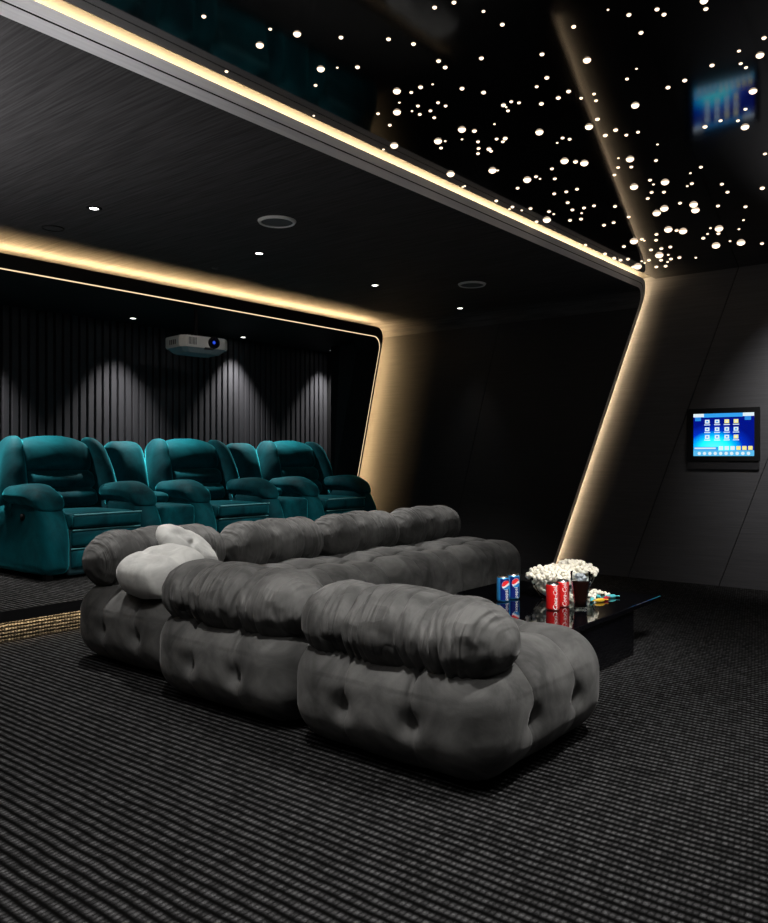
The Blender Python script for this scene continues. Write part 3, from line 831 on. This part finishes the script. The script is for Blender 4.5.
can(on_z(562.6, 606, TZ), M['red'], 'red soda can with white script, the rear one nearer the cola glass', 'red soda cans', 'script', 18)

# glass of cola
p = on_z(580.5, 609, TZ)
t = empty('drinking_glass', (p.x, p.y, TZ), 0, 'tall clear glass of dark cola with ice beside the red cans', 'glass')
out = [(.034, 0), (.035, .006), (.036, .05), (.043, .10), (.050, .15), (.053, .200)]
inn = [(.0505, .199), (.0475, .15), (.0405, .10), (.0335, .05), (.032, .014), (.0005, .012)]
lathe('glass_wall', [(.0005, 0)]+out+inn, M['glass'], t, 40, cap=False)
lathe('cola', [(.0005, .0135), (.0314, .0145), (.0328, .05), (.0397, .10), (.0462, .145), (.0470, .150), (.0005, .150)], M['cola'], t, 40, cap=False)
rnd = random.Random(4)
for k in range(6):
    a = rnd.uniform(0, 6.28); rr = rnd.uniform(.0, .024)
    bm = bmesh.new(); boxbm(bm, -.012, .012, -.012, .012, -.012, .012, .004)
    o = frombm('ice_cube', bm, M['ice'], t); o.location = (rr*math.cos(a), rr*math.sin(a), .158+.010*(k % 3)); o.rotation_euler = (rnd.random()*3, rnd.random()*3, 0)

# popcorn
def kernel_mesh(seed):
    rnd = random.Random(seed); bm = bmesh.new()
    for k in range(5):
        r = rnd.uniform(.0080, .0125)
        d = Vector((rnd.uniform(-1, 1), rnd.uniform(-1, 1), rnd.uniform(-.7, .9))).normalized()*.0115
        bmesh.ops.create_icosphere(bm, subdivisions=2, radius=r, matrix=Matrix.Translation(d))
    for v in bm.verts: v.co += v.co.normalized()*.0022*noise.noise(v.co*260+Vector((seed, 0, 0)))
    me = bpy.data.meshes.new('popcorn_piece'); bm.to_mesh(me); bm.free(); me.materials.append(M['corn'])
    for q in me.polygons: q.use_smooth = True
    return me
kern = [kernel_mesh(i) for i in range(5)]
def popcorn_bowl(u, v, label, hl, seed, R=.128, H=.125, heap=.056, dscale=1.):
    p = on_z(u, v, TZ)
    t = empty('popcorn_bowl', (p.x, p.y, TZ), 0, label, 'bowl')
    prof = [(.0005, 0), (.055, 0), (.065, .006), (.095, .045), (.115, .085), (R, H), (R-.004, H+.001), (.110, .085), (.090, .047), (.060, .011), (.0005, .009)]
    lathe('bowl_wall', prof, M['glass'], t, 48, cap=False)
    rnd = random.Random(seed); bm = bmesh.new(); src = []
    pts = []
    tries = 0
    while len(pts) < 270 and tries < 40000:
        tries += 1
        z = rnd.uniform(.02, H+heap)
        rin = .052+(z-.012)*.60 if z < H else (R+.008)*math.sqrt(max(0, 1-((z-H)/heap)**2))
        if z < H: rin = min(rin, R-.018)
        a = rnd.uniform(0, 2*PI); rr = rin*math.sqrt(rnd.uniform(.35 if z < H else .1, 1))
        q = Vector((rr*math.cos(a), rr*math.sin(a), z))
        if all((q-s).length > .0265 for s in pts): pts.append(q)
    for q in pts:
        b2 = bmesh.new(); b2.from_mesh(kern[rnd.randrange(5)])
        M4 = Matrix.Translation(q) @ Matrix.Rotation(rnd.uniform(0, 6), 4, 'X') @ Matrix.Rotation(rnd.uniform(0, 6), 4, 'Z')
        b2.transform(M4); tmp = bpy.data.meshes.new('tmp'); b2.to_mesh(tmp); b2.free(); bm.from_mesh(tmp); bpy.data.meshes.remove(tmp)
    me = bpy.data.meshes.new('popcorn'); bm.to_mesh(me); bm.free(); me.materials.append(M['corn'])
    o = link('popcorn', me, None); o.location = (p.x, p.y, TZ)
    tag(o, hl, 'popcorn', kind='stuff')
popcorn_bowl(552, 598, 'clear glass bowl of popcorn behind the red cans, the front one', 'heap of white popcorn in the front glass bowl', 11)
popcorn_bowl(575, 592, 'clear glass bowl of popcorn partly behind the cola glass, the rear one', 'heap of white popcorn in the rear glass bowl', 12, R=.122)
for k, (u, v) in enumerate(((568, 598), (572, 599), (570, 594), (591, 594), (594, 596), (597, 593), (601, 592), (607, 593), (594, 591), (575, 597))):
    p = on_z(u, v+3, TZ); o = bpy.data.objects.new('popcorn_piece', kern[k % 5]); COL.objects.link(o)
    o.location = (p.x, p.y, TZ+.014); o.rotation_euler = (k, k*2, k*3)
    tag(o, 'loose popcorn piece spilled on the table beside the bowls and glass', 'popcorn piece', 'spilled popcorn on the table')
# wrapped sweets
def sweet(u, v, rz, mat, label, l=.05, r=.011):
    p = on_z(u, v, TZ); t = empty('wrapped_sweet', (p.x, p.y, TZ), rz, label, 'sweet', 'wrapped sweets on the table')
    bm = bmesh.new(); n, sg = 12, 12; rows = []
    prof = [(-1, .9), (-.8, .55), (-.62, .25), (-.52, .8), (-.3, 1), (0, 1.05), (.3, 1), (.52, .8), (.62, .25), (.8, .55), (1, .9)]
    for a, q in prof:
        flat = .35 if abs(a) > .7 else 1
        rows.append([bm.verts.new((a*l, q*r*math.cos(2*PI*k/sg)*(1.2 if flat < 1 else 1), r+q*r*flat*math.sin(2*PI*k/sg)*.95)) for k in range(sg)])
    for A, B in zip(rows[:-1], rows[1:]):
        for k in range(sg): bm.faces.new((A[k], A[(k+1) % sg], B[(k+1) % sg], B[k]))
    bm.faces.new(rows[0][::-1]); bm.faces.new(rows[-1])
    frombm('wrapper', bm, mat, t, True)
sweet(592, 601, .4, M['teal_wrap'], 'teal wrapped sweet nearest the cola glass')
sweet(597, 598, 1.0, M['teal_wrap'], 'teal wrapped sweet in the middle of the sweets')
sweet(600, 602, -.5, M['yellow_wrap'], 'yellow wrapped sweet among the teal ones')
sweet(606, 600, .1, M['red_wrap'], 'red wrapped sweet right of the yellow one')
sweet(611, 598, -.7, M['teal_wrap'], 'teal wrapped sweet at the right end of the sweets')

# ------------------------------------------------------------------ camera, world, view
cam = bpy.data.cameras.new('camera'); co = bpy.data.objects.new('camera', cam); COL.objects.link(co)
co.location = (0, 0, HC); co.rotation_euler = (PI/2, 0, -math.acos(FY))
cam.sensor_fit = 'HORIZONTAL'; cam.sensor_width = 36; cam.lens = 36*FPX/768; cam.shift_y = -5.5/768
cam.clip_start = .05
SC.camera = co
w = bpy.data.worlds.new('world'); SC.world = w; w.use_nodes = True
w.node_tree.nodes['Background'].inputs[0].default_value = (.0, .0, .0, 1)
SC.view_settings.view_transform = 'Standard'; SC.view_settings.look = 'None'
SC.view_settings.gamma = 1; SC.view_settings.exposure = 0; SC.view_settings.use_curve_mapping = False
